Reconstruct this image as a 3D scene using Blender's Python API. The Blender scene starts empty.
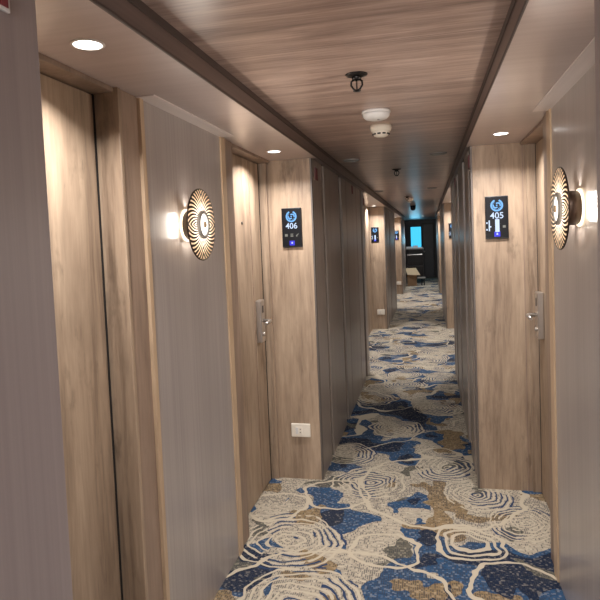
import bpy, bmesh, math, random
from mathutils import Vector, Matrix
random.seed(7)
S = bpy.context.scene
COL = S.collection
PI = math.pi

# ------------------------------------------------------------------ node helper
class NB:
    def __init__(s, name):
        s.mat = bpy.data.materials.new(name); s.mat.use_nodes = True
        s.nt = s.mat.node_tree
        s.bsdf = s.nt.nodes['Principled BSDF']
        s.tc = None
    def n(s, t): return s.nt.nodes.new(t)
    def link(s, a, b): s.nt.links.new(a, b)
    def put(s, sock, v):
        if isinstance(v, bpy.types.NodeSocket): s.link(v, sock)
        elif v is not None: sock.default_value = v
    def obj(s):
        if not s.tc: s.tc = s.n('ShaderNodeTexCoord')
        return s.tc.outputs['Object']
    def m(s, op, a, b=None, c=None, clamp=False):
        k = s.n('ShaderNodeMath'); k.operation = op; k.use_clamp = clamp
        s.put(k.inputs[0], a)
        if b is not None: s.put(k.inputs[1], b)
        if c is not None: s.put(k.inputs[2], c)
        return k.outputs[0]
    def v(s, op, a, b=None, out=0):
        k = s.n('ShaderNodeVectorMath'); k.operation = op
        s.put(k.inputs[0], a)
        if b is not None: s.put(k.inputs[1], b)
        return k.outputs[out]
    def noise(s, vec, scale, detail=4, rough=.5, dist=0, out='Fac'):
        k = s.n('ShaderNodeTexNoise'); s.link(vec, k.inputs['Vector'])
        k.inputs['Scale'].default_value = scale; k.inputs['Detail'].default_value = detail
        k.inputs['Roughness'].default_value = rough; k.inputs['Distortion'].default_value = dist
        return k.outputs[out]
    def ramp(s, f, stops, mode='LINEAR'):
        k = s.n('ShaderNodeValToRGB'); s.link(f, k.inputs[0]); r = k.color_ramp; r.interpolation = mode
        while len(r.elements) < len(stops): r.elements.new(.5)
        for e, (p, c) in zip(r.elements, stops): e.position = p; e.color = (*c, 1)
        return k.outputs[0]
    def mix(s, f, a, b, blend='MIX'):
        k = s.n('ShaderNodeMix'); k.data_type = 'RGBA'; k.blend_type = blend
        s.put(k.inputs[0], f)
        for i, x in ((6, a), (7, b)):
            s.put(k.inputs[i], (*x, 1) if isinstance(x, tuple) and len(x) == 3 else x)
        return k.outputs[2]
    def sep(s, vec):
        k = s.n('ShaderNodeSeparateXYZ'); s.link(vec, k.inputs[0]); return k.outputs
    def comb(s, x, y, z):
        k = s.n('ShaderNodeCombineXYZ')
        for i, q in enumerate((x, y, z)): s.put(k.inputs[i], q)
        return k.outputs[0]
    def bump(s, h, strength, dist=.002):
        k = s.n('ShaderNodeBump'); s.link(h, k.inputs['Height'])
        k.inputs['Strength'].default_value = strength; k.inputs['Distance'].default_value = dist
        s.link(k.outputs[0], s.bsdf.inputs['Normal'])
    def set(s, **kw):
        for k, v in kw.items():
            k = k.replace('_', ' ')
            s.put(s.bsdf.inputs[k], (*v, 1) if isinstance(v, tuple) and len(v) == 3 else v)
        return s.mat

def lin(r, g, b):
    f = lambda c: (c/255/12.92 if c/255 <= .04045 else ((c/255+.055)/1.055)**2.4)
    return (f(r), f(g), f(b))

def mat_plain(name, rgb, rough=.5, metal=0, mottling=.06, **kw):
    N = NB(name)
    f = N.noise(N.obj(), 40, 3)
    c = N.mix(f, tuple(x*(1-mottling) for x in rgb), tuple(min(1, x*(1+mottling)) for x in rgb))
    N.set(Base_Color=c, Roughness=rough, Metallic=metal, **kw)
    return N.mat

def mat_emit(name, rgb, strength, base=.1):
    N = NB(name)
    return N.set(Base_Color=tuple(c*base for c in rgb), Emission_Color=rgb, Emission_Strength=strength, Roughness=.4)

def mat_wood(name, dark, mid, light, grain=(9, 9, .8), rough=.45, knots=True, fine=.34):
    N = NB(name)
    p = N.v('MULTIPLY', N.obj(), grain)
    a = N.noise(p, 1.0, 8, .6, 1.1)
    q = N.v('MULTIPLY', N.obj(), tuple(g*7 for g in grain))
    b = N.noise(q, 1.0, 4, .6, .4)
    f = N.m('ADD', N.m('MULTIPLY', a, 1-fine), N.m('MULTIPLY', b, fine))
    c = N.ramp(f, [(.29, dark), (.48, mid), (.68, light)])
    big = N.noise(N.v('MULTIPLY', N.obj(), (3.2, 3.2, 1.3)), 1.0, 5, .6, .8)
    c = N.mix(N.m('MULTIPLY', N.m('SUBTRACT', big, .45, clamp=True), 1.6), c, dark, 'MIX')
    if knots:
        k = N.noise(N.v('MULTIPLY', N.obj(), (grain[0]*.9, grain[1]*.9, grain[2]*4)), 1.0, 5, .65)
        kk = N.m('MULTIPLY', N.m('SUBTRACT', k, .60, clamp=True), 4.0, clamp=True)
        c = N.mix(kk, c, tuple(x*.55 for x in dark))
    N.set(Base_Color=c, Roughness=rough, Specular_IOR_Level=.4)
    N.bump(f, .12, .001)
    return N.mat

def mat_laminate(name, c0, c1, rough=.30, streak=(70, 70, .8), coat=.25):
    N = NB(name)
    a = N.noise(N.v('MULTIPLY', N.obj(), streak), 1.0, 5, .62)
    b = N.noise(N.v('MULTIPLY', N.obj(), tuple(x*.12 for x in streak)), 1.0, 2, .5)
    f = N.m('ADD', N.m('MULTIPLY', a, .62), N.m('MULTIPLY', b, .38))
    c = N.ramp(f, [(.34, c0), (.66, c1)])
    N.set(Base_Color=c, Roughness=rough, Specular_IOR_Level=.55, Coat_Weight=coat, Coat_Roughness=.17)
    N.bump(a, .04, .0006)
    return N.mat

# ------------------------------------------------------------------ carpet
def mat_carpet():
    N = NB('patterned_carpet')
    P = N.obj()
    xyz = N.sep(P)
    wob = N.noise(P, 5.5, 2, .5, out='Color')
    wv = N.v('MULTIPLY', N.v('SUBTRACT', wob, (.5, .5, .5)), (.13, .13, 0))
    p = N.v('ADD', P, wv)                       # wobbly coordinates
    p = N.v('MULTIPLY', p, (1, 1, 0))
    # ground colours
    n1 = N.noise(N.v('ADD', p, (3.1, 1.7, 0)), 1.9, 2, .55, .3)
    n2 = N.noise(N.v('ADD', p, (9.4, 4.2, 0)), 2.9, 2, .55, .2)
    n3 = N.noise(N.v('ADD', p, (1.3, 8.8, 0)), 4.0, 1, .5)
    cream = lin(172, 163, 146); tan = lin(134, 115, 87); blue = lin(50, 78, 110); navy = lin(32, 42, 62); olive = lin(98, 95, 85)
    for x, y, r, a in ((.15, 2.68, .35, -.2), (.42, 2.75, .3, -.18), (-.12, 3.38, .2, -.2), (-.17, 4.05, .18, -.25), (-.95, 2.55, .3, -.2), (-.62, 3.9, .16, -.22), (-.9, 3.3, .12, -.15),
                       (-.3, 2.95, .2, .2), (.40, 3.38, .3, .22), (-.25, 3.72, .3, .12), (-.75, 2.9, .28, .2), (-.05, 3.75, .25, .15), (-.05, 3.05, .15, -.14), (-.2, 5.45, 1.25, -.11)):  # last entry: navy weave that also paints in shade of the narrow section
        g = N.m('MULTIPLY', N.m('SUBTRACT', 1, N.m('DIVIDE', N.v('DISTANCE', p, (x, y, 0), 1), r), clamp=True), a)
        n1 = N.m('ADD', n1, g)
    ground = N.ramp(n1, [(0, blue), (.47, cream)], 'CONSTANT')
    # rosettes placed by hand near the viewer
    C = [(-.755, 2.881, .30), (-.416, 3.66, .25), (.25, 3.57, .22), (.46, 3.25, .20), (-.60, 2.36, .30),
         (.10, 3.97, .24), (-.62, 4.15, .22), (-.30, 4.75, .24), (.05, 5.35, .24), (-.55, 5.6, .23), (-.28, 6.2, .24), (.1, 1.9, .3), (-.2, 2.1, .2)]
    d = None
    for x, y, r in C:
        t = N.m('DIVIDE', N.v('DISTANCE', p, (x, y, 0), 1), r)
        d = t if d is None else N.m('MINIMUM', d, t)
    vo = N.n('ShaderNodeTexVoronoi'); vo.voronoi_dimensions = '2D'; vo.inputs['Scale'].default_value = 2.2
    N.link(p, vo.inputs['Vector'])
    far = N.m('MULTIPLY', vo.outputs['Distance'], 2.3)
    isfar = N.m('GREATER_THAN', xyz[1], 6.3)
    dd = N.m('ADD', N.m('MULTIPLY', d, N.m('SUBTRACT', 1, isfar)), N.m('MULTIPLY', far, isfar))
    inside = N.m('LESS_THAN', dd, 1.0)
    # ground inside rosettes is mostly cream with flecks
    ground = N.mix(N.m('MULTIPLY', N.m('LESS_THAN', dd, .93), N.m('GREATER_THAN', n3, .40)), ground, cream)
    ground = N.mix(N.m('GREATER_THAN', n2, .60), ground, tan)
    ground = N.mix(N.m('MULTIPLY', N.m('LESS_THAN', n1, .395), N.m('GREATER_THAN', dd, .6)), ground, navy)
    ground = N.mix(N.m('LESS_THAN', n2, .355), ground, olive)
    # woven flecks: short dashes along the corridor
    row = N.m('FLOOR', N.m('MULTIPLY', xyz[0], 105)); rf = N.m('FRACT', N.m('MULTIPLY', xyz[0], 105))
    fl = N.noise(N.comb(N.m('MULTIPLY', row, 5.37), N.m('MULTIPLY', xyz[1], 48), 0), 1.0, 1, .4)
    fl2 = N.noise(N.v('MULTIPLY', P, (60, 210, 1)), 1.0, 1, .4)
    dens = N.noise(P, 2.6, 2)
    thr = N.m('ADD', .50, N.m('MULTIPLY', N.m('SUBTRACT', .55, dens), .5))
    fleck = N.m('MULTIPLY', N.m('GREATER_THAN', fl, thr), N.m('LESS_THAN', N.m('ABSOLUTE', N.m('SUBTRACT', rf, .5)), .33))
    ground = N.mix(N.m('MULTIPLY', fleck, .62), ground, lin(62, 64, 70))
    ground = N.mix(N.m('MULTIPLY', N.m('LESS_THAN', fl, .40), .20), ground, lin(200, 190, 170))
    mot = N.noise(N.v('MULTIPLY', P, (24, 60, 1)), 1.0, 4, .7)
    ground = N.mix(1.0, ground, N.ramp(mot, [(.3, (.62, .62, .64)), (.7, (1.28, 1.26, 1.24))]), 'MULTIPLY')
    # rosette rings
    ph = N.m('FRACT', N.m('MULTIPLY', dd, 7.2))
    ring = N.m('MULTIPLY', N.m('LESS_THAN', N.m('ABSOLUTE', N.m('SUBTRACT', ph, .5)), .16), inside)
    ring2 = N.m('MULTIPLY', N.m('GREATER_THAN', N.m('ABSOLUTE', N.m('SUBTRACT', ph, .5)), .36), inside)
    br = N.noise(P, 9, 2)
    gap = N.m('GREATER_THAN', br, .40)
    nav = N.m('GREATER_THAN', N.noise(P, 3.3, 1), .53)
    col = N.mix(N.m('MULTIPLY', ring2, nav), ground, lin(48, 62, 90))
    line_c = lin(184, 173, 153)
    col = N.mix(N.m('MULTIPLY', ring, gap), col, line_c)
    # large loose loops
    L = [(-.917, 3.25, .17), (-.60, 3.47, .20), (.36, 2.62, .21), (-.25, 2.87, .17), (.154, 2.987, .17), (.154, 2.987, .125), (.154, 2.987, .08), (.02, 3.62, .50), (-.45, 2.2, .62)]
    q = N.v('ADD', P, N.v('MULTIPLY', N.v('SUBTRACT', wob, (.5, .5, .5)), (.15, .15, 0)))
    q = N.v('MULTIPLY', q, (1, 1, 0))
    ld = None
    for x, y, r in L:
        t = N.m('ABSOLUTE', N.m('SUBTRACT', N.v('DISTANCE', q, (x, y, 0), 1), r))
        ld = t if ld is None else N.m('MINIMUM', ld, t)
    loop = N.m('LESS_THAN', ld, .0105)
    ct = N.m('ABSOLUTE', N.m('SUBTRACT', N.noise(p, 1.7, 1, .4), .5))
    cont = N.m('MULTIPLY', N.m('MULTIPLY', N.m('LESS_THAN', ct, .0085), N.m('GREATER_THAN', dd, .75)), N.m('GREATER_THAN', xyz[1], 4.0))
    col = N.mix(N.m('MAXIMUM', loop, cont), col, line_c)
    pile = N.noise(P, 420, 2)
    col = N.mix(N.m('MULTIPLY', pile, .5), col, (0.02, 0.02, 0.02), 'MIX') if False else col
    N.set(Base_Color=col, Roughness=.95, Specular_IOR_Level=.1)
    h = N.m('ADD', N.m('MULTIPLY', fl, .7), N.m('MULTIPLY', N.m('MAXIMUM', loop, ring), .4))
    N.bump(h, .35, .004)
    return N.mat

def mat_ceiling():
    N = NB('ceiling_wood_planks')
    P = N.obj(); xyz = N.sep(P)
    plank = N.m('FLOOR', N.m('DIVIDE', xyz[1], .62))
    off = N.comb(N.m('MULTIPLY', plank, 3.7), 0, 0)
    p = N.v('ADD', P, off)
    a = N.noise(N.v('MULTIPLY', p, (1.3, 15, 1)), 1.0, 7, .62, .9)
    b = N.noise(N.v('MULTIPLY', p, (6, 110, 1)), 1.0, 4, .6, .3)
    f = N.m('ADD', N.m('MULTIPLY', a, .66), N.m('MULTIPLY', b, .34))
    c = N.ramp(f, [(.32, lin(118, 97, 88)), (.5, lin(164, 140, 128)), (.66, lin(194, 170, 158))])
    fr = N.m('FRACT', N.m('DIVIDE', xyz[1], .62))
    seam = N.m('LESS_THAN', fr, .006)
    c = N.mix(N.m('MULTIPLY', seam, .6), c, lin(70, 56, 48))
    N.set(Base_Color=c, Roughness=.32, Specular_IOR_Level=.45)
    N.bump(f, .06, .001)
    return N.mat

def mat_disc(strength):
    # pierced metal disc: two-fold fan of curved slits with light behind them
    N = NB('pierced_bronze_disc')
    xyz = N.sep(N.obj())
    y, z = N.m('ABSOLUTE', xyz[1]), N.m('ABSOLUTE', xyz[2])
    r = N.m('SQRT', N.m('ADD', N.m('MULTIPLY', y, y), N.m('MULTIPLY', z, z)))
    al = N.m('ARCTAN2', y, z)                                # 0 on the vertical axis
    ph = N.m('SUBTRACT', N.m('MULTIPLY', al, 40), N.m('MULTIPLY', r, 230))
    s = N.m('SINE', ph)
    slit = N.m('MULTIPLY', N.m('GREATER_THAN', s, .30), N.m('MULTIPLY', N.m('GREATER_THAN', r, .052), N.m('LESS_THAN', r, .143)))
    fall = N.m('MULTIPLY_ADD', N.m('SUBTRACT', .125, r, clamp=True), 24, .30)
    c = N.mix(slit, lin(58, 44, 36), lin(226, 196, 160))
    e = N.mix(N.m('MULTIPLY', N.m('SUBTRACT', .11, r, clamp=True), 14, clamp=True), lin(246, 208, 170), lin(255, 242, 226))
    N.set(Base_Color=c, Emission_Color=e, Emission_Strength=N.m('MULTIPLY', N.m('MULTIPLY', slit, fall), strength), Roughness=.35)
    N.set(Metallic=N.m('MULTIPLY', N.m('SUBTRACT', 1, slit), .6))
    return N.mat

M = {}
M['wood'] = mat_wood('light_oak_laminate', lin(102, 84, 69), lin(155, 134, 113), lin(184, 162, 138))
M['wood_dark'] = mat_wood('brown_oak_laminate', lin(112, 94, 81), lin(144, 123, 107), lin(164, 142, 124))
M['strip'] = mat_wood('pale_oak_edging', lin(162, 138, 112), lin(190, 164, 135), lin(206, 182, 153), knots=False)
M['grey'] = mat_laminate('grey_brown_laminate', lin(150, 141, 137), lin(172, 163, 158))
M['grey_dark'] = mat_laminate('dark_grey_brown_laminate', lin(130, 118, 108), lin(154, 141, 131), rough=.36, coat=.05)
M['joint'] = mat_plain('dark_joint', lin(52, 44, 40), .5)
M['grey_near'] = mat_laminate('satin_grey_laminate', lin(138, 127, 126), lin(151, 140, 138), rough=.5, coat=0)
M['soffit'] = mat_laminate('pale_soffit_laminate', lin(166, 151, 146), lin(181, 167, 162), rough=.28, streak=(2, 40, 40), coat=.1)
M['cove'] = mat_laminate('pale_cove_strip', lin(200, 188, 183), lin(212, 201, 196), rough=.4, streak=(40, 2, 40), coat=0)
M['trim'] = mat_laminate('brown_trim_laminate', lin(88, 72, 66), lin(108, 92, 86), rough=.4, streak=(60, 1, 60), coat=.0)
M['trim_dark'] = mat_plain('dark_brown_trim', lin(66, 53, 48), .45)
M['ceiling'] = mat_ceiling()
M['carpet'] = mat_carpet()
M['black_gap'] = mat_plain('black_gap', lin(20, 17, 15), .8)
M['steel'] = mat_plain('brushed_steel', lin(196, 190, 184), .28, .85)
M['bronze'] = mat_plain('dark_bronze', lin(70, 56, 48), .4, .7)
M['dark_metal'] = mat_plain('black_metal', lin(34, 31, 30), .35, .6)
M['chrome_edge'] = mat_plain('dark_metal_edge', lin(96, 88, 82), .4, .2)
M['white'] = mat_plain('ivory_plastic', lin(226, 218, 204), .4)
M['white2'] = mat_plain('cool_white_plastic', lin(214, 212, 210), .35)
M['grey_plastic'] = mat_plain('grey_plastic', lin(150, 146, 140), .5)
M['screen'] = mat_plain('black_glass', lin(10, 11, 16), .4, Specular_IOR_Level=.2)
M['frame_black'] = mat_plain('black_plastic', lin(26, 24, 26), .35)
M['red'] = mat_plain('dark_red_enamel', lin(112, 24, 38), .4)
M['red_dull'] = mat_plain('dull_red_plate', lin(92, 34, 34), .45)
M['lens'] = mat_emit('lit_downlight_lens', (1, .96, .92), 3)
M['lens_off'] = mat_plain('unlit_lens', lin(118, 108, 98), .3)
M['ring'] = mat_plain('white_ring', lin(215, 208, 200), .4)
M['ui_blue'] = mat_emit('screen_light_blue', lin(110, 180, 245), .42)
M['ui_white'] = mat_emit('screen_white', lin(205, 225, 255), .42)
M['ui_grey'] = mat_emit('screen_grey', lin(150, 150, 140), .28)
M['ui_key'] = mat_emit('screen_royal_blue', lin(30, 30, 225), .42)
M['glow'] = mat_emit('warm_white_led', (1, .80, .55), 1.2)
M['core'] = mat_emit('sconce_lamp', (1, .93, .82), 1.5)
M['disc'] = mat_disc(1.0)
M['end_dark'] = mat_plain('charcoal_panel', lin(62, 58, 62), .4)
M['end_door'] = mat_plain('charcoal_door', lin(54, 51, 56), .35)
M['window'] = mat_emit('bright_cyan_daylight', lin(70, 200, 250), .55)
M['cart'] = mat_plain('dark_brown_cart', lin(50, 42, 40), .4)
M['linen'] = mat_plain('white_linen', lin(242, 242, 242), .8)
M['card'] = mat_plain('brown_cardboard', lin(150, 118, 88), .8)
M['card_in'] = mat_plain('pale_cardboard', lin(222, 200, 165), .8)
M['rubber'] = mat_plain('black_rubber', lin(24, 25, 34), .6)

# ------------------------------------------------------------------ mesh helpers
def B(): return bmesh.new()
def box(bm, x0, x1, y0, y1, z0, z1, bev=0, mi=0):
    g = bmesh.ops.create_cube(bm, size=1)
    vs = g['verts']
    for v in vs:
        v.co = Vector(((x0+x1)/2 + v.co.x*(x1-x0), (y0+y1)/2 + v.co.y*(y1-y0), (z0+z1)/2 + v.co.z*(z1-z0)))
    fs = list({f for v in vs for f in v.link_faces})
    for f in fs: f.material_index = mi
    if bev:
        es = list({e for v in vs for e in v.link_edges})
        bmesh.ops.bevel(bm, geom=es, offset=bev, segments=2, affect='EDGES', profile=.5)
    return bm
def lathe(bm, prof, axis='Z', center=(0, 0, 0), seg=32, sign=1):
    # prof: list of (radius, height along axis)
    rings = []
    c = Vector(center)
    for r, h in prof:
        ring = []
        if r < 1e-6:
            pts = [(0, 0)]
        else:
            pts = [(r*math.cos(2*PI*i/seg), r*math.sin(2*PI*i/seg)) for i in range(seg)]
        for a, b in pts:
            h2 = h*sign
            co = {'Z': (a, b, h2), 'X': (h2, a, b), 'Y': (b, h2, a)}[axis]
            ring.append(bm.verts.new(c + Vector(co)))
        rings.append(ring)
    for A, D in zip(rings, rings[1:]):
        for i in range(seg):
            j = (i+1) % seg
            f = [A[i % len(A)], A[j % len(A)], D[j % len(D)], D[i % len(D)]]
            u = []
            for v in f:
                if v not in u: u.append(v)
            if len(u) > 2:
                fc = bm.faces.new(u); fc.smooth = True
    closed = len(rings[0]) > 2 and len(rings[-1]) > 2
    if closed:
        A, D = rings[-1], rings[0]
        for i in range(seg):
            bm.faces.new([A[i], A[(i+1) % seg], D[(i+1) % seg], D[i]])
    for R_ in (rings[0], rings[-1]):
        if len(R_) > 2 and not closed:
            try: bm.faces.new(R_)
            except ValueError: pass
    return bm
def tube(bm, pts, r, seg=10, cap=True):
    pts = [Vector(p) for p in pts]; rings = []
    for i, p in enumerate(pts):
        t = (pts[min(i+1, len(pts)-1)] - pts[max(i-1, 0)]).normalized()
        a = t.orthogonal().normalized() if i == 0 else (prev - t*prev.dot(t)).normalized()
        prev = a; b = t.cross(a)
        rings.append([bm.verts.new(p + (a*math.cos(2*PI*k/seg) + b*math.sin(2*PI*k/seg))*r) for k in range(seg)])
    for A, D in zip(rings, rings[1:]):
        for k in range(seg):
            f = bm.faces.new([A[k], A[(k+1) % seg], D[(k+1) % seg], D[k]]); f.smooth = True
    if cap: bm.faces.new(rings[0]); bm.faces.new(rings[-1])
    return bm
def poly(bm, pts):
    return bm.faces.new([bm.verts.new(Vector(p)) for p in pts])
def finish(bm):
    bmesh.ops.recalc_face_normals(bm, faces=bm.faces)
def obj(name, bm, mat, parent=None, loc=(0, 0, 0), rot=None):
    finish(bm)
    me = bpy.data.meshes.new(name); bm.to_mesh(me); bm.free()
    for m in (mat if isinstance(mat, (list, tuple)) else [mat]): me.materials.append(m)
    o = bpy.data.objects.new(name, me); COL.objects.link(o); o.location = loc
    if rot: o.rotation_euler = rot
    if parent: o.parent = parent
    return o
def tag(o, label, cat=None, group=None, kind=None):
    o['label'] = label
    if cat: o['category'] = cat
    if group: o['group'] = group
    if kind: o['kind'] = kind
    return o
def thing(name, label, cat, loc=(0, 0, 0), rotz=0, group=None, kind=None):
    o = bpy.data.objects.new(name, None); COL.objects.link(o); o.empty_display_size = .05
    o.location = loc; o.rotation_euler = (0, 0, rotz)
    return tag(o, label, cat, group, kind)
def dup(root, loc, label=None, rotz=None, group=None):
    r = root.copy(); COL.objects.link(r); r.location = loc
    if rotz is not None: r.rotation_euler = (0, 0, rotz)
    if label: r['label'] = label
    if group: r['group'] = group
    def kids(a, b):
        for ch in list(a.children):
            c = ch.copy(); COL.objects.link(c); c.parent = b; kids(ch, c)
    kids(root, r)
    return r
def text_obj(name, body, size, mat, parent, loc, rot):
    cu = bpy.data.curves.new(name, 'FONT'); cu.body = body; cu.size = size
    cu.align_x = 'CENTER'; cu.align_y = 'CENTER'; cu.offset = .0005; cu.extrude = .0004
    t = bpy.data.objects.new(name, cu); COL.objects.link(t)
    bpy.context.view_layer.update()
    me = bpy.data.meshes.new_from_object(t.evaluated_get(bpy.context.evaluated_depsgraph_get()))
    bpy.data.objects.remove(t)
    me.name = name; me.materials.clear(); me.materials.append(mat)
    o = bpy.data.objects.new(name, me); COL.objects.link(o); o.parent = parent; o.location = loc; o.rotation_euler = rot
    return o

# ------------------------------------------------------------------ layout (metres; x across, y along the corridor)
XL, XR = -.7135, .2572            # narrow corridor faces
WL, WR = -.975, .5284             # sconce walls in the alcoves
DL, DR = -1.058, .6215            # door leaves
OL, OR = -1.20, .76               # outer backs
CZ, SZ = 2.185, 2.10               # ceiling, soffit
N0, A1 = -2.9, .99                # near narrow section ends at A1
R1 = 3.66                         # first return wall
A2, R2 = 6.75, 9.98
A3, R3 = 12.97, 16.12
LB, EN = 18.55, 22.4              # lobby start, end wall
alcoves = [(A1, R1), (A2, R2), (A3, R3)]
narrows = [(N0, A1), (R1, A2), (R2, A3), (R3, LB)]

# floor and ceiling
bm = B(); box(bm, -1.5, 1.1, N0-.1, EN+.1, -.06, 0)
tag(obj('floor', bm, M['carpet']), 'blue, tan and cream patterned carpet running down the corridor', 'carpet', kind='structure')
bm = B(); box(bm, -1.5, 1.1, N0-.1, EN+.1, CZ, CZ+.05)
tag(obj('ceiling', bm, M['ceiling']), 'brown wood-grain ceiling panels above the corridor', 'ceiling', kind='structure')

# walls ------------------------------------------------------------
def wall_side(side):
    s = -1 if side == 'left' else 1
    xf, xw, xd, xo = (XL, WL, DL, OL) if s < 0 else (XR, WR, DR, OR)
    def sx(a, b): return (min(a, b), max(a, b))
    root = thing('wall_'+side, {'left': 'grey-brown laminate corridor wall on the side of door 406', 'right': 'grey-brown laminate corridor wall on the side of door 405'}[side], 'wall', kind='structure')
    # narrow sections: dark core with panels on it and joints between
    for i, (a, b) in enumerate(narrows):
        core = B()
        box(core, *sx(xf - s*-.03, xo), a + (.0 if i == 0 else .024), b, 0, CZ)
        obj('wall_core', core, M['joint'], root)
        L_ = b - a
        if i == 0:
            segs = [(a, b - .9), (b - .896, b)]
        elif s < 0:
            k = L_/3.09
            segs = [(a+.025, a+.35*k), (a+.44*k, a+.50*k), (a+.505*k, a+1.13*k), (a+1.27*k, a+1.56*k), (a+1.575*k, a+2.30*k), (a+2.32*k, a+2.68*k), (a+2.86*k, b)]
        else:
            k = L_/3.09
            segs = [(a+.025, a+.10*k), (a+.20*k, a+.56*k), (a+.80*k, a+1.42*k), (a+1.66*k, a+2.22*k), (a+2.46*k, a+2.78*k), (a+2.98*k, b)]
        for (u, v) in segs:
            pb = B(); box(pb, *sx(xf, xf + s*.031), u, v, .004, CZ - .085, .002)
            obj('wall_panel', pb, M['grey_near'] if i == 0 else M['grey_dark'], root)
    # sconce walls
    for i, (a, b) in enumerate(alcoves):
        if i == 0:
            y0, y1 = (1.908, 2.69) if s < 0 else (1.70, 2.70)
            pb = B(); box(pb, *sx(xw, xo), y0, y1, 0, SZ)
            obj('sconce_panel', pb, M['grey'], root)
            # block behind the doors
            bb = B(); box(bb, *sx(xd + s*.05, xo), a, y0, 0, SZ); box(bb, *sx(xd + s*.05, xo), y1, b+.02, 0, SZ)
            obj('wall_backing', bb, M['joint'], root)
            if s > 0:
                pb = B(); box(pb, *sx(xw, xo-.001), a, y0-.004, 0, SZ)
                obj('wall_panel', pb, M['wood_dark'], root)
        else:
            for u, v, m_ in ((a, a+.95, 'wood_dark'), (a+.95, b-.95, 'grey'), (b-.95, b, 'wood')):
                pb = B(); box(pb, *sx(xw, xo), u, v, 0, SZ)
                obj('wall_panel', pb, M[m_], root)
        # ceiling void above the soffit
    # far lobby side
    if s > 0:
        pb = B(); box(pb, .285, xo, LB, EN, 0, CZ); obj('wall_panel', pb, M['end_dark'], root)
    else:
        pb = B(); box(pb, -1.35, -1.25, LB-.1, EN, 0, CZ); obj('wall_panel', pb, M['end_dark'], root)
        pb = B(); box(pb, -1.35, OL, LB-.1, LB, 0, CZ); obj('wall_panel', pb, M['end_dark'], root)
    return root
wall_side('left'); wall_side('right')

# light oak return walls that face the viewer
def ret(side, y, i):
    s = -1 if side == 'left' else 1
    xf, xd = (XL, DL) if s < 0 else (XR, DR)
    names = ['first', 'second', 'third']
    where = {0: 'beside door 40'+('6' if s < 0 else '5'), 1: 'around the second recess', 2: 'around the third recess'}[i]
    root = thing('wall_return_'+side + ('' if i == 0 else '_%d' % (i+1)), 'pale oak laminate return wall '+where+(' with a socket' if s < 0 else ' without a socket'), 'wall', kind='structure')
    x0, x1 = (xd-.02, xf-.012) if s < 0 else (xf+.012, xd+.02)
    bm = B(); box(bm, x0, x1, y, y+.024, 0, SZ); obj('oak_panel', bm, M['wood'], root)
    bm = B(); box(bm, *((xf-.012, xf) if s < 0 else (xf, xf+.012)), y-.004, y+.024, 0, SZ, .002)
    obj('corner_edge', bm, M['chrome_edge'], root)
for i, (a, b) in enumerate(alcoves):
    ret('left', b, i); ret('right', b, i)

# soffits and ceiling trims
k = 0
for i, (a, b) in enumerate(alcoves):
    for s in (-1, 1):
        x0, x1 = (OL, XL+.030) if s < 0 else (XR-.018, OR)
        bm = B(); box(bm, x0, x1, a - .0, b + .02, SZ-.002, CZ)
        k += 1
        lab = {0: 'by the lit wall sconces', 1: 'in the second recess', 2: 'in the third recess'}[i]
        tag(obj('trim_%d' % k, bm, M['soffit']), 'smooth pale lowered soffit over the %s doors %s' % ('even-numbered' if s < 0 else 'odd-numbered', lab), 'soffit', kind='structure')
for s in (-1, 1):
    k += 1
    root = thing('trim_%d' % k, 'long dark brown trim between ceiling and the soffit over door 40%d' % (6 if s < 0 else 5), 'trim', kind='structure')
    a, w0 = (XL-.001, .034) if s < 0 else (XR+.001, .022)
    for x, w, z0, z1, m_ in ((a, w0, 2.0985, CZ, 'trim'), (a - s*w0, .004, 2.160, CZ, 'trim_dark'), (a-s*w0, .003, 2.0985, 2.107, 'trim_dark')):
        bm = B(); box(bm, min(x, x - s*w), max(x, x - s*w), N0, LB, z0, z1, .002)
        obj('moulding', bm, M[m_], root)

# ------------------------------------------------------------------ doors
def lever_set(parent, x, y, z, s):
    # s: -1 door on the left wall (faces +x), +1 on the right wall (faces -x)
    f = -s
    y = y - .085; g = x + f*.034
    pl = B(); box(pl, min(x, g), max(x, g), y-.043, y+.043, z-.135, z+.130, .006)
    plate = obj('lock_body', pl, M['steel'], parent)
    hb = B(); tube(hb, [(g-f*.002, y, z), (g+f*.040, y, z), (g+f*.048, y-.008, z), (g+f*.050, y-.03, z-.001), (g+f*.050, y-.125, z-.004)], .010, 12)
    obj('lever', hb, M['steel'], plate)
    cb = B(); lathe(cb, [(.013, .0), (.013, .008), (.009, .010), (0, .010)], 'X', (g, y, z-.085), 20, f)
    obj('lock_cylinder', cb, M['steel'], plate)
    cb = B(); box(cb, min(g, g+f*.002), max(g, g+f*.002), y-.012, y+.012, z+.05, z+.095, .0008)
    obj('card_reader', cb, M['frame_black'], plate)

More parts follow.
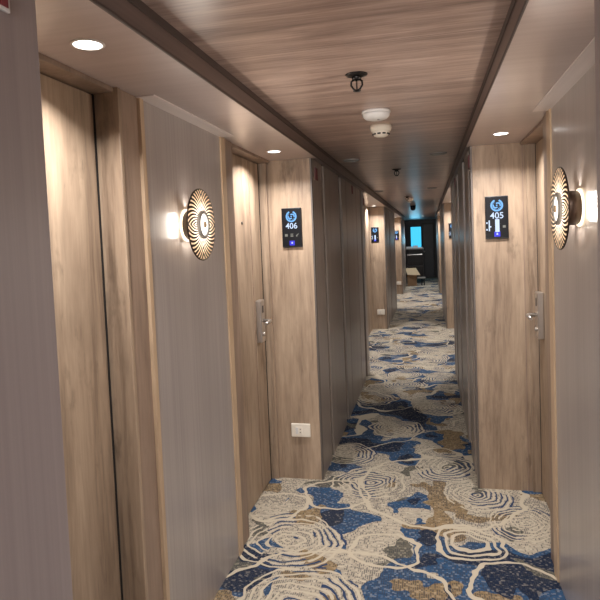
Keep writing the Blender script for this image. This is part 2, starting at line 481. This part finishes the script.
def door(n, side, jy0, ly0, ly1, strip=None, jamb=None, label='', handle=None, head=(0, 0), far_jamb=False, peep=None):
    s = -1 if side == 'left' else 1
    xw, xd = (WL, DL) if s < 0 else (WR, DR)
    root = thing('door_%d' % n, label, 'door', kind='structure')
    lf = B(); box(lf, min(xd, xd+s*.045), max(xd, xd+s*.045), ly0, ly1, .006, 2.078, .002)
    leaf = obj('door_leaf', lf, M['wood'], root)
    if strip:
        sb = B(); box(sb, min(xw-s*.008, xw+s*.09), max(xw-s*.008, xw+s*.09), strip[0], strip[1], 0, SZ, .002)
        obj('edge_strip', sb, M['strip'], root)
    if jamb:
        jb = B(); box(jb, min(xw+s*.004, xw+s*.13), max(xw+s*.004, xw+s*.13), jamb[0], jamb[1], 0, SZ, .002)
        obj('door_jamb', jb, M['wood_dark'], root)
    hb = B(); box(hb, min(xw+s*.012, xd+s*.05), max(xw+s*.012, xd+s*.05), head[0], head[1], 2.082, SZ, .002)
    obj('door_head', hb, M['wood_dark'], root)
    if far_jamb:
        jb = B(); box(jb, min(xd-s*.048, xd+s*.03), max(xd-s*.048, xd+s*.03), far_jamb[0], far_jamb[1], 0, SZ-.0, .002)
        obj('door_jamb', jb, M['wood'], root)
    gb = B(); box(gb, min(xd-s*.001, xd+s*.048), max(xd-s*.001, xd+s*.048), ly1, ly1+.012, 0, 2.08)
    obj('door_gap', gb, M['black_gap'], root)
    if handle: lever_set(leaf, xd, handle, 1.083 if s < 0 else 1.098, s)
    if peep:
        pb = B(); lathe(pb, [(.009, 0), (.009, .004), (.005, .005), (0, .004)], 'X', (xd, peep, 1.69), 16, -s)
        obj('peephole', pb, M['dark_metal'], leaf)
    return leaf
door(1, 'left', 0, .995, 1.728, strip=(1.880, 1.908), jamb=(1.757, 1.880), head=(.992, 1.742),
     label='pale oak cabin door closest to the viewer beside the lit sconce')
# moulding on the jamb of door 1
leaf2 = door(2, 'left', 0, 2.885, 3.612, strip=(2.69, 2.747), jamb=(2.747, 2.883), head=(2.883, 3.636), handle=3.56, peep=3.236, far_jamb=(3.636, 3.659),
     label='pale oak cabin door with steel lever and peephole beside number 406')
gb = B(); box(gb, DL-.002, DL+.004, 3.40, 3.408, .01, 2.07); obj('leaf_groove', gb, M['wood_dark'], leaf2)
door(3, 'right', 0, 2.92, 3.626, strip=(2.70, 2.775), jamb=(2.775, 2.91), head=(2.91, 3.645), handle=3.585, far_jamb=(3.645, 3.659),
     label='pale oak cabin door with steel lever beside number 405')

# small mouldings seen on the jamb of door 1 and on the return walls
for nm, x0, x1, y0, y1 in (('trim_20', DL-.045, WL+.004, 1.738, 1.757),):
    bm = B(); box(bm, x0, x1, y0, y1, 0, SZ-.002, .003)
    tag(obj(nm, bm, M['wood']), 'pale oak moulding along the frame of the closest door', 'moulding', kind='structure')
bm = B(); box(bm, -1.013, -1.006, R1-.003, R1, 0, SZ); tag(obj('trim_21', bm, M['wood_dark']), 'thin vertical joint line on the oak wall beside door 406', 'moulding', kind='structure')
bm = B(); box(bm, .549, .556, R1-.003, R1, 0, SZ); tag(obj('trim_22', bm, M['wood_dark']), 'thin vertical joint line on the oak wall beside door 405', 'moulding', kind='structure')

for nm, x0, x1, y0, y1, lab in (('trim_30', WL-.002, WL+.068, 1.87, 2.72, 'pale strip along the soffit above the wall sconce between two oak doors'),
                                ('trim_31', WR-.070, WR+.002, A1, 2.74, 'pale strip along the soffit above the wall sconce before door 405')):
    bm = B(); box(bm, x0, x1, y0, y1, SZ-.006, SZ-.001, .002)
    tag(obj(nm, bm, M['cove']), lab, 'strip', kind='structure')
# end of the corridor: charcoal wall with a door and a bright window
root = thing('wall_end', 'charcoal wall closing the far end of the corridor', 'wall', kind='structure')
bm = B()
wx0, wx1, wz0, wz1 = -.64, -.26, 1.05, 1.92
box(bm, -1.4, wx0, EN, EN+.06, 0, CZ); box(bm, wx1, 1.0, EN, EN+.06, 0, CZ)
box(bm, wx0, wx1, EN, EN+.06, 0, wz0); box(bm, wx0, wx1, EN, EN+.06, wz1, CZ)
obj('end_panel', bm, M['end_dark'], root)
root = thing('window_1', 'bright cyan window in the charcoal wall at the corridor end', 'window', kind='structure')
bm = B(); box(bm, wx0, wx1, EN+.03, EN+.04, wz0, wz1); obj('window_pane', bm, M['window'], root)
bm = B()
for a in ((wx0-.03, wx0, wz0-.03, wz1+.03), (wx1, wx1+.03, wz0-.03, wz1+.03), (wx0, wx1, wz1, wz1+.03), (wx0, wx1, wz0-.03, wz0)):
    box(bm, a[0], a[1], EN-.03, EN-.001, a[2], a[3])
obj('window_frame', bm, M['rubber'], root)
root = thing('door_4', 'charcoal door with a small steel knob at the corridor end', 'door', kind='structure')
bm = B(); box(bm, -.20, .19, EN-.035, EN-.001, .005, 2.0, .004); lf = obj('door_leaf', bm, M['end_door'], root)
bm = B(); lathe(bm, [(.03, 0), (.03, .01), (.012, .012), (.012, .035), (.028, .04), (.03, .055), (.02, .066), (0, .068)], 'Y', (-.15, EN-.036, .98), 20, -1); obj('door_knob', bm, M['steel'], lf)
bm = B()
for a in ((-.235, -.2, 0, 2.04), (.19, .225, 0, 2.04), (-.2, .19, 2.005, 2.04)): box(bm, a[0], a[1], EN-.045, EN-.001, a[2], a[3], .003)
obj('door_frame', bm, M['joint'], root)
bm = B(); box(bm, OL, OR, N0-.06, N0, 0, CZ)
tag(obj('wall_back', bm, M['grey']), 'grey-brown wall closing the corridor behind the viewer', 'wall', kind='structure')

# ------------------------------------------------------------------ sconces
def make_sconce(label, loc, rotz):
    # local frame: wall at x=0, disc faces +x
    t = thing('wall_sconce', label, 'wall lamp', loc, rotz, 'round pierced wall sconces')
    bm = B(); lathe(bm, [(0, 0), (.055, 0), (.055, .012), (0, .012)], 'X', seg=40); obj('wall_plate', bm, M['bronze'], t)
    bm = B(); lathe(bm, [(.060, .012), (.062, .066), (0, .066)], 'X', seg=48); obj('lamp_drum', bm, M['bronze'], t)
    bm = B(); lathe(bm, [(.056, .002), (.067, .002), (.067, .008), (.056, .008)], 'X', seg=48); obj('led_ring', bm, M['glow'], t)
    bm = B(); lathe(bm, [(0, .0665), (.147, .0665), (.148, .069), (.147, .0715), (.052, .0715), (0, .0715)], 'X', seg=96); d_ = obj('pierced_disc', bm, M['disc'], t)
    bm = B(); lathe(bm, [(.058, .0716), (.058, .080), (.053, .084), (.046, .084), (.046, .076)], 'X', seg=48); obj('lamp_bezel', bm, M['grey_plastic'], d_)
    bm = B(); lathe(bm, [(0, .082), (.025, .081), (.044, .078), (.046, .0717)], 'X', seg=40); obj('lamp_lens', bm, M['core'], d_)
    bm = B(); lathe(bm, [(.013, .0805), (.013, .086), (.008, .089), (0, .090)], 'X', seg=24); obj('finial', bm, M['strip'], d_)
    return t
sc1 = make_sconce('lit round pierced sconce on grey wall between two oak doors', (WL, 2.242, 1.656), 0)
sc2 = dup(sc1, (WR, 2.235, 1.650), 'lit round pierced sconce on the wall just before door 405', PI)

# ------------------------------------------------------------------ room number screens
def arc_mesh(bm, c, r0, r1, a0, a1, y, n=20):
    prev = None
    for i in range(n+1):
        a = a0 + (a1-a0)*i/n
        p = [bm.verts.new((c[0]+r*math.cos(a), y, c[1]+r*math.sin(a))) for r in (r0, r1)]
        if prev: bm.faces.new([prev[0], prev[1], p[1], p[0]])
        prev = p
def rect(bm, x0, x1, z0, z1, y): poly(bm, [(x0, y, z0), (x1, y, z0), (x1, y, z1), (x0, y, z1)])
def make_screen(number, label, loc, style):
    # local: wall at y=0, faces -y; 0.13 wide, 0.255 tall, centred
    t = thing('room_number_screen', label, 'room sign', loc, 0, 'illuminated room number screens')
    w, h = .0655, .1275
    bm = B(); box(bm, -w, w, -.014, 0, -h, h, .004); obj('housing', bm, M['frame_black'], t)
    bm = B(); box(bm, -w+.002, w-.002, -.0165, -.014, -h+.008, h-.003, .001); sc = obj('screen', bm, M['screen'], t)
    y = -.0171
    e = B()
    cz = .072
    for s_ in (0, PI):
        pass
    arc_mesh(e, (0, cz), .026, .036, math.radians(112), math.radians(292), y)
    arc_mesh(e, (0, cz), .026, .036, math.radians(-68), math.radians(68), y)
    for k_ in range(2):                               # swirl of two hooked blades
        o = k_*PI
        arc_mesh(e, (.006*math.cos(o), cz+.006*math.sin(o)), .010, .018, o-.3, o+2.3, y)
    rect(e, -.004, .004, cz-.004, cz+.004, y)
    for k_ in range(5):                               # leaf ticks round the wreath
        for s_ in (-1, 1):
            a = math.radians(-60 + k_*26)
            arc_mesh(e, (s_*.0*math.cos(a), cz), .020, .024, (a-.12) if s_ > 0 else PI-a-.12, (a+.12) if s_ > 0 else PI-a+.12, y, 3)
    obj('emblem', e, M['ui_blue'], sc)
    if number: text_obj('number', number, .052, M['ui_white'], sc, (0, y, .010), (PI/2, 0, 0))
    if style == 'icons':
        b = B(); rect(b, -.046, -.028, -.056, -.040, y); obj('icon', b, M['ui_grey'], sc)
        b = B(); rect(b, -.009, .009, -.058, -.053, y); rect(b, -.009, .009, -.050, -.046, y); rect(b, -.009, .009, -.043, -.039, y); obj('icon', b, M['ui_grey'], sc)
        b = B(); rect(b, .028, .036, -.058, -.048, y); poly(b, [(.034, y, -.050), (.046, y, -.042), (.044, y, -.038), (.032, y, -.046)]); obj('icon', b, M['ui_grey'], sc)
    else:  # white bar and white side shapes: reflections in the glass drawn as emission
        b = B(); rect(b, -.011, .013, -.086, -.010, y-.0004); obj('reflection_bar', b, M['ui_white'], sc)
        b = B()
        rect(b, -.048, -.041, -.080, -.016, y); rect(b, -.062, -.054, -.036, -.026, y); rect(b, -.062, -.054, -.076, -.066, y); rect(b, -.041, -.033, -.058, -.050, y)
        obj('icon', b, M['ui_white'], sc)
        b = B(); rect(b, .032, .048, -.062, -.048, y); obj('icon', b, M['ui_grey'], sc)
    b = B(); rect(b, -.017, .017, -.114, -.084, y); key = obj('bell_button', b, M['ui_key'], sc)
    b = B(); poly(b, [(-.005, y-.0005, -.103), (.005, y-.0005, -.103), (.004, y-.0005, -.094), (0, y-.0005, -.090), (-.004, y-.0005, -.094)]); obj('bell_mark', b, M['ui_white'], key)
    return t
make_screen('406', 'black lit screen reading 406 with a wreath emblem, above a white socket', (-.856, R1, 1.660), 'icons')
make_screen('405', 'black lit screen reading 405 with a painted white reflection under the number', (.402, R1, 1.664), 'bar')
s2 = make_screen('', 'small lit room screen on the oak return of the second recess, above its socket', (-.884, R2, 1.628), 'bar')
dup(s2, (.40, R2, 1.640), 'dim room screen seen edge-on by the far opening past door 405')
dup(s2, (-.845, R3, 1.620), 'tiny lit room screen on the third oak return down the corridor')

# ------------------------------------------------------------------ sockets
def make_socket(label, loc):
    t = thing('wall_socket', label, 'socket', loc, 0, 'white sockets low on oak returns')
    bm = B(); box(bm, -.064, .064, -.012, 0, -.045, .045, .005); obj('cover_plate', bm, M['white'], t)
    bm = B(); box(bm, -.034, .012, -.0145, -.0121, -.028, .024, .002); ins = obj('socket_insert', bm, M['white'], t)
    bm = B(); box(bm, -.0335, -.016, -.0165, -.0146, -.024, .020, .0015); obj('rocker_switch', bm, M['white2'], ins)
    bm = B(); lathe(bm, [(.0035, 0), (.0035, .0005), (0, .0005)], 'Y', (-.002, -.0146, .008), 12, -1); lathe(bm, [(.0035, 0), (.0035, .0005), (0, .0005)], 'Y', (-.002, -.0146, -.012), 12, -1)
    obj('pin_holes', bm, M['frame_black'], ins)
    return t
so = make_socket('white rectangular socket plate low on the wall under screen 406', (-.852, R1, .329))
dup(so, (-.827, R2, .294), 'white socket plate low on the second oak return')
dup(so, (-.82, R3, .30), 'tiny white socket plate low on the third oak return')

# ------------------------------------------------------------------ downlights
def make_downlight(label, loc):
    t = thing('recessed_downlight', label, 'ceiling light', loc, 0, 'lit soffit downlights')
    bm = B(); lathe(bm, [(.036, -.001), (.043, -.001), (.043, -.004), (.036, -.005)], 'Z', seg=40); obj('bezel', bm, M['ring'], t)
    bm = B(); lathe(bm, [(0, -.004), (.036, -.004), (.036, -.001), (0, -.001)], 'Z', seg=40); obj('lens', bm, M['lens'], t)
    return t
def lamp(loc, power, color=(1, .965, .95), size=.08, spread=142, name='downlight_lamp'):
    l = bpy.data.lights.new(name, 'AREA'); l.shape = 'DISK'; l.size = size; l.energy = power; l.color = color; l.spread = math.radians(spread)
    o = bpy.data.objects.new(name, l); COL.objects.link(o); o.location = loc
    return o
dl = None
P1 = 5.0
spots = [(-.835, 1.358, 'round lit downlight in the soffit above the closest oak door'),
         (-.858, 3.285, 'round lit downlight in front of screen 406'),
         (.391, 3.276, 'round lit downlight in front of screen 405'),
         (.391, 1.362, 'round lit downlight over the wall before door 405'),
         (-.858, R2-.37, 'lit downlight in front of the second oak return with socket'),
         (.391, R2-.37, 'lit downlight before the second oak return past door 405'),
         (-.858, A2+.37, 'lit downlight hidden at the start of the second recess, door 406 side'),
         (.391, A2+.37, 'lit downlight hidden at the start of the second recess, door 405 side'),
         (-.858, R3-.37, 'lit downlight in front of the third oak return with socket'),
         (.391, R3-.37, 'lit downlight before the third oak return past door 405'),
         (-.858, A3+.37, 'lit downlight hidden at the start of the third recess, door 406 side'),
         (.391, A3+.37, 'lit downlight hidden at the start of the third recess, door 405 side')]
for x, y, lab in spots:
    if dl is None: dl = make_downlight(lab, (x, y, SZ))
    else: dup(dl, (x, y, SZ), lab)
    lamp((x, y, SZ-.008), P1 if y < 4 else P1*1.35)

dup(dl, (-.15, 18.35, CZ), 'added lit downlight in the ceiling above the cardboard box'); lamp((-.15, 18.35, CZ-.01), 9, (.92, .97, 1))  # fitting and lamp added to brighten the box lid and far floor
# unlit round lights in the ceiling
def make_ceiling_light(label, loc):
    t = thing('round_ceiling_light', label, 'ceiling light', loc, 0, 'unlit round ceiling lights')
    bm = B(); lathe(bm, [(.052, 0), (.064, 0), (.064, -.006), (.058, -.010), (.052, -.008)], 'Z', seg=36); obj('bezel', bm, M['grey_plastic'], t)
    bm = B(); lathe(bm, [(0, -.004), (.052, -.004), (.052, 0), (0, 0)], 'Z', seg=36); obj('lens', bm, M['lens_off'], t)
    return t
cl = make_ceiling_light('unlit round ceiling light near the panelled wall past screen 406', (-.565, 4.53, CZ))
dup(cl, (.09, 4.50, CZ), 'unlit round ceiling light near the panelled wall past screen 405')
dup(cl, (-.62, 7.73, CZ), 'small dark ceiling light in the second recess, door 406 side')
dup(cl, (.066, 7.70, CZ), 'small dark ceiling light in the second recess, door 405 side')

# sprinklers
def make_sprinkler(label, loc):
    t = thing('fire_sprinkler', label, 'sprinkler', loc, 0, 'black ceiling sprinklers')
    bm = B(); lathe(bm, [(.016, 0), (.042, 0), (.040, -.004), (.024, -.009), (.016, -.010)], 'Z', seg=32); obj('escutcheon', bm, M['dark_metal'], t)
    bm = B(); lathe(bm, [(0, -.004), (.018, -.004), (.018, -.016), (.012, -.022), (0, -.022)], 'Z', seg=20); body = obj('body', bm, M['dark_metal'], t)
    for s_ in (-1, 1):
        bm = B(); tube(bm, [(s_*.010, 0, -.018), (s_*.020, 0, -.026), (s_*.021, 0, -.040), (s_*.012, 0, -.054), (s_*.002, 0, -.060)], .0038, 8); obj('frame_arm', bm, M['dark_metal'], body)
    bm = B(); tube(bm, [(0, 0, -.02), (0, 0, -.058)], .0028, 8); obj('glass_bulb', bm, M['dark_metal'], body)
    bm = B(); lathe(bm, [(0, -.058), (.014, -.059), (.015, -.062), (0, -.063)], 'Z', seg=20); obj('deflector', bm, M['dark_metal'], body)
    return t
sp = make_sprinkler('black fire sprinkler on the ceiling just before the white dome', (-.244, 2.20, CZ))
dup(sp, (-.262, 5.36, CZ), 'smaller dark sprinkler on the ceiling beyond the smoke detector')

# emergency light dome and smoke detector
t = thing('emergency_light', 'translucent white flattened dome on the ceiling between sprinkler and detector', 'ceiling dome', (-.229, 2.86, CZ))
bm = B(); lathe(bm, [(0, 0), (.068, 0), (.070, -.010), (.066, -.012), (0, -.012)], 'Z', seg=48); obj('base_ring', bm, M['white2'], t)
bm = B(); lathe(bm, [(.066, -.012), (.064, -.026), (.052, -.038), (.030, -.044), (0, -.046)], 'Z', seg=48); obj('dome_lens', bm, M['white2'], t)
bm = B(); lathe(bm, [(.006, -.042), (.006, -.048), (0, -.048)], 'Z', (.012, -.02, 0), 12); obj('indicator', bm, M['grey_plastic'], t)
def make_smoke(label, loc):
    t = thing('smoke_detector', label, 'smoke detector', loc, 0, 'ceiling smoke detectors')
    bm = B(); lathe(bm, [(0, 0), (.056, 0), (.058, -.016), (.054, -.034), (0, -.034)], 'Z', seg=48); obj('base', bm, M['white'], t)
    bm = B(); lathe(bm, [(.049, -.034), (.046, -.046), (.038, -.058), (.024, -.066), (0, -.067)], 'Z', seg=48); h_ = obj('head', bm, M['white'], t)
    for k_ in range(10):
        a = 2*PI*k_/10 + .15
        bm = B(); box(bm, -.009, .009, -.003, .003, -.004, .004, .001)
        o = obj('vent_slot', bm, M['frame_black'], h_, (.0435*math.cos(a), .0435*math.sin(a), -.051)); o.rotation_euler = (0, 0, a+PI/2)
    return t
sm = make_smoke('cream smoke detector with dark vent slots behind the white dome', (-.235, 3.22, CZ))
dup(sm, (-.28, 9.6, CZ), 'distant white detector on the ceiling of the second recess')
dup(sp, (-.30, 9.1, CZ), 'tiny dark sprinkler just before the distant white detector')
t = thing('ceiling_camera', 'small black dome hanging from the ceiling before the corridor end', 'camera dome', (-.28, 11.9, CZ))
bm = B(); lathe(bm, [(0, 0), (.055, 0), (.055, -.02), (0, -.02)], 'Z', seg=32); obj('base', bm, M['frame_black'], t)
bm = B(); lathe(bm, [(.05, -.02), (.054, -.05), (.044, -.08), (.02, -.098), (0, -.10)], 'Z', seg=32); obj('dome', bm, M['frame_black'], t)

# red plates
t = thing('wall_sign', 'dark red sign with a pale border at the top of the nearest grey wall', 'sign', (XL, .805, 2.035))
bm = B(); box(bm, 0, .006, -.105, .105, -.040, .055, .001); obj('sign_border', bm, M['white2'], t)
bm = B(); box(bm, .0061, .008, -.099, .099, -.034, .049, .001); obj('sign_face', bm, M['red'], t)
def red_plate(label, loc, f):
    bm = B(); box(bm, min(-f*.003, f*.006), max(-f*.003, f*.006), -.04, .04, -.04, .04, .0015)
    o = obj('wall_plate', bm, M['red_dull'], None, loc)
    tag(o, label, 'sign', 'small red plates on panelled walls')
    fb = B(); box(fb, min(f*.006, f*.0075), max(f*.006, f*.0075), -.028, .028, -.028, .028, .0005)
    obj('plate_face', fb, M['red'], o)
    return o
rp = red_plate('small dull red plate high on the panel next to screen 406', (XL, 3.80, 2.01), 1)
dup(rp, (XL, 5.69, 2.05), 'small dark plate midway along the panelled wall past screen 406')
dup(rp, (XL, 6.68, 1.99), 'small dark plate at the far end of the panelled wall past screen 406')
rp2 = red_plate('small dull red plate high on the panel next to screen 405', (XR, 3.72, 2.01), -1)
dup(rp2, (XR, 5.60, 2.05), 'small dark plate midway along the panelled wall past screen 405')

# ------------------------------------------------------------------ housekeeping trolley and carton
t = thing('housekeeping_trolley', 'dark housekeeping trolley topped with white linen below the cyan window', 'trolley', (-.45, 20.0, 0))
bm = B(); box(bm, -.28, .27, -.25, .25, .14, .18, .006); obj('base_tray', bm, M['cart'], t)
for x in (-.28, .25):
    bm = B(); box(bm, x, x+.02, -.25, .25, .18, 1.13, .004); obj('side_panel', bm, M['cart'], t)
bm = B(); box(bm, -.26, .25, .22, .245, .18, 1.13, .003); obj('back_panel', bm, M['cart'], t)
for z in (.55, .94):
    bm = B(); box(bm, -.26, .25, -.245, .22, z, z+.025, .003); obj('shelf', bm, M['steel'] if z > .9 else M['cart'], t)
bm = B(); box(bm, -.30, .29, -.27, .27, 1.13, 1.165, .008); obj('top', bm, M['grey_plastic'], t)
for x in (-.22, .21):
    for y in (-.2, .2):
        bm = B(); lathe(bm, [(.03, -.015), (.06, -.015), (.065, 0), (.06, .015), (.03, .015)], 'X', (x, y, .066), 20); box(bm, x-.02, x+.02, y-.02, y+.02, .08, .14)
        obj('caster', bm, M['rubber'], t)
for k_, (x, w, n_) in enumerate(((-.18, .10, 2), (.02, .08, 3), (.185, .07, 1))):
    for j in range(n_):
        bm = B(); box(bm, x-w, x+w, -.2+.01*j, .18, 1.165+j*.03, 1.194+j*.03, .008)
        tag(obj('folded_towel', bm, M['linen']), ['folded white linen stacked at one end of the trolley top', 'folded white linen in the middle stack on the trolley top', 'single folded white cloth at the trolley edge nearest the charcoal door'][k_], 'linen', 'linen on the trolley %s' % ['end', 'middle', 'edge'][k_]).location = (-.45, 20.0, 0)
t = thing('cardboard_box', 'brown cardboard box with pale tilted lid in front of the trolley', 'box', (-.51, 18.75, 0))
bm = B()
for a in ((-.17, .12, -.13, -.124), (-.17, .12, .124, .13)): box(bm, a[0], a[1], a[2], a[3], 0, .36)
for a in ((-.17, -.164), (.114, .12)): box(bm, a[0], a[1], -.124, .124, 0, .36)
box(bm, -.164, .114, -.124, .124, 0, .006)
obj('carton', bm, M['card'], t)
bm = B(); poly(bm, [(-.16, -.14, .36), (.24, -.16, .34), (.10, .10, .56), (-.24, .10, .56)]); g = bmesh.ops.solidify(bm, geom=bm.faces[:], thickness=.006)
obj('lid_flap', bm, M['card_in'], t)
t = thing('step_stool', 'low grey platform stool with a dark foot beside the cardboard box', 'stool', (-.24, 18.9, 0))
bm = B(); box(bm, -.13, .12, -.12, .12, .22, .255, .006); obj('stool_top', bm, M['grey_plastic'], t)
for x in (-.02, .06):
    bm = B(); box(bm, x, x+.035, -.08, .08, 0, .22, .004); obj('stool_leg', bm, M['rubber'], t)

# ------------------------------------------------------------------ lamps and camera
def point(loc, power, color, r=.02, name='sconce_lamp'):
    l = bpy.data.lights.new(name, 'POINT'); l.energy = power; l.color = color; l.shadow_soft_size = r
    o = bpy.data.objects.new(name, l); COL.objects.link(o); o.location = loc
    return o
def panel_lamp(name, loc, power, color, sx, sy, direction, spread=180):
    l = bpy.data.lights.new(name, 'AREA'); l.shape = 'RECTANGLE'; l.size = sx; l.size_y = sy; l.energy = power; l.color = color; l.spread = math.radians(spread)
    o = bpy.data.objects.new(name, l); COL.objects.link(o); o.location = loc
    o.rotation_euler = Vector(direction).to_track_quat('-Z', 'Y').to_euler()
    return o
WARM = (1, .91, .80)
for (x, y, z, s) in ((WL, 2.242, 1.656, 1), (WR, 2.235, 1.650, -1)):
    panel_lamp('sconce_side_lamp', (x+s*.030, y-.066, z), .11, WARM, .030, .10, (0, -1, 0))
    panel_lamp('sconce_side_lamp', (x+s*.030, y+.077, z), .35, WARM, .034, .10, (0, 1, 0))
    panel_lamp('sconce_top_lamp', (x+s*.046, y, z+.068), .10, (1, .94, .88), .02, .11, (s*.22, 0, 1), 150)
    panel_lamp('sconce_base_lamp', (x+s*.030, y, z-.068), .06, WARM, .034, .10, (0, 0, -1))
    o = lamp((x+s*.092, y, z), 1.8, WARM, .06, 170, 'sconce_front_lamp'); o.rotation_euler = (0, -s*PI/2, 0)
# added soft fill behind the viewer, brightens the near walls
panel_lamp('rear_fill', (-.23, N0+.3, 1.6), 46, (1, .975, .97), .9, 1.0, (0, 1, .06))
# daylight at the corridor end
o = lamp((-.46, EN-.08, 1.48), 1.2, (.30, .75, 1), .4, 170, 'window_daylight'); o.rotation_euler = (PI/2, 0, PI)

w = bpy.data.worlds.new('dim_surroundings'); S.world = w; w.use_nodes = True
w.node_tree.nodes['Background'].inputs[0].default_value = (.5, .45, .42, 1); w.node_tree.nodes['Background'].inputs[1].default_value = .05

cam = bpy.data.cameras.new('camera'); co = bpy.data.objects.new('camera', cam); COL.objects.link(co)
rt = Vector((0.97360282, 0.22451263, -0.04112944)); up = Vector((0.02825187, 0.06027329, 0.99778202)); fw = Vector((-0.22649367, 0.97260537, -0.05233934))
co.matrix_world = Matrix(((rt.x, up.x, -fw.x, 0), (rt.y, up.y, -fw.y, 0), (rt.z, up.z, -fw.z, 1.5731), (0, 0, 0, 1)))
cam.sensor_width = 36; cam.lens = 578.86/600*36
cam.shift_x = 5.4512/600; cam.shift_y = -28.5467/600
cam.clip_start = .02; cam.clip_end = 100
S.camera = co
S.view_settings.view_transform = 'Standard'
S.view_settings.look = 'None'
S.view_settings.exposure = 1.13
S.cycles.use_denoising = True
S.cycles.max_bounces = 10; S.cycles.diffuse_bounces = 6
S.cycles.sample_clamp_indirect = 4
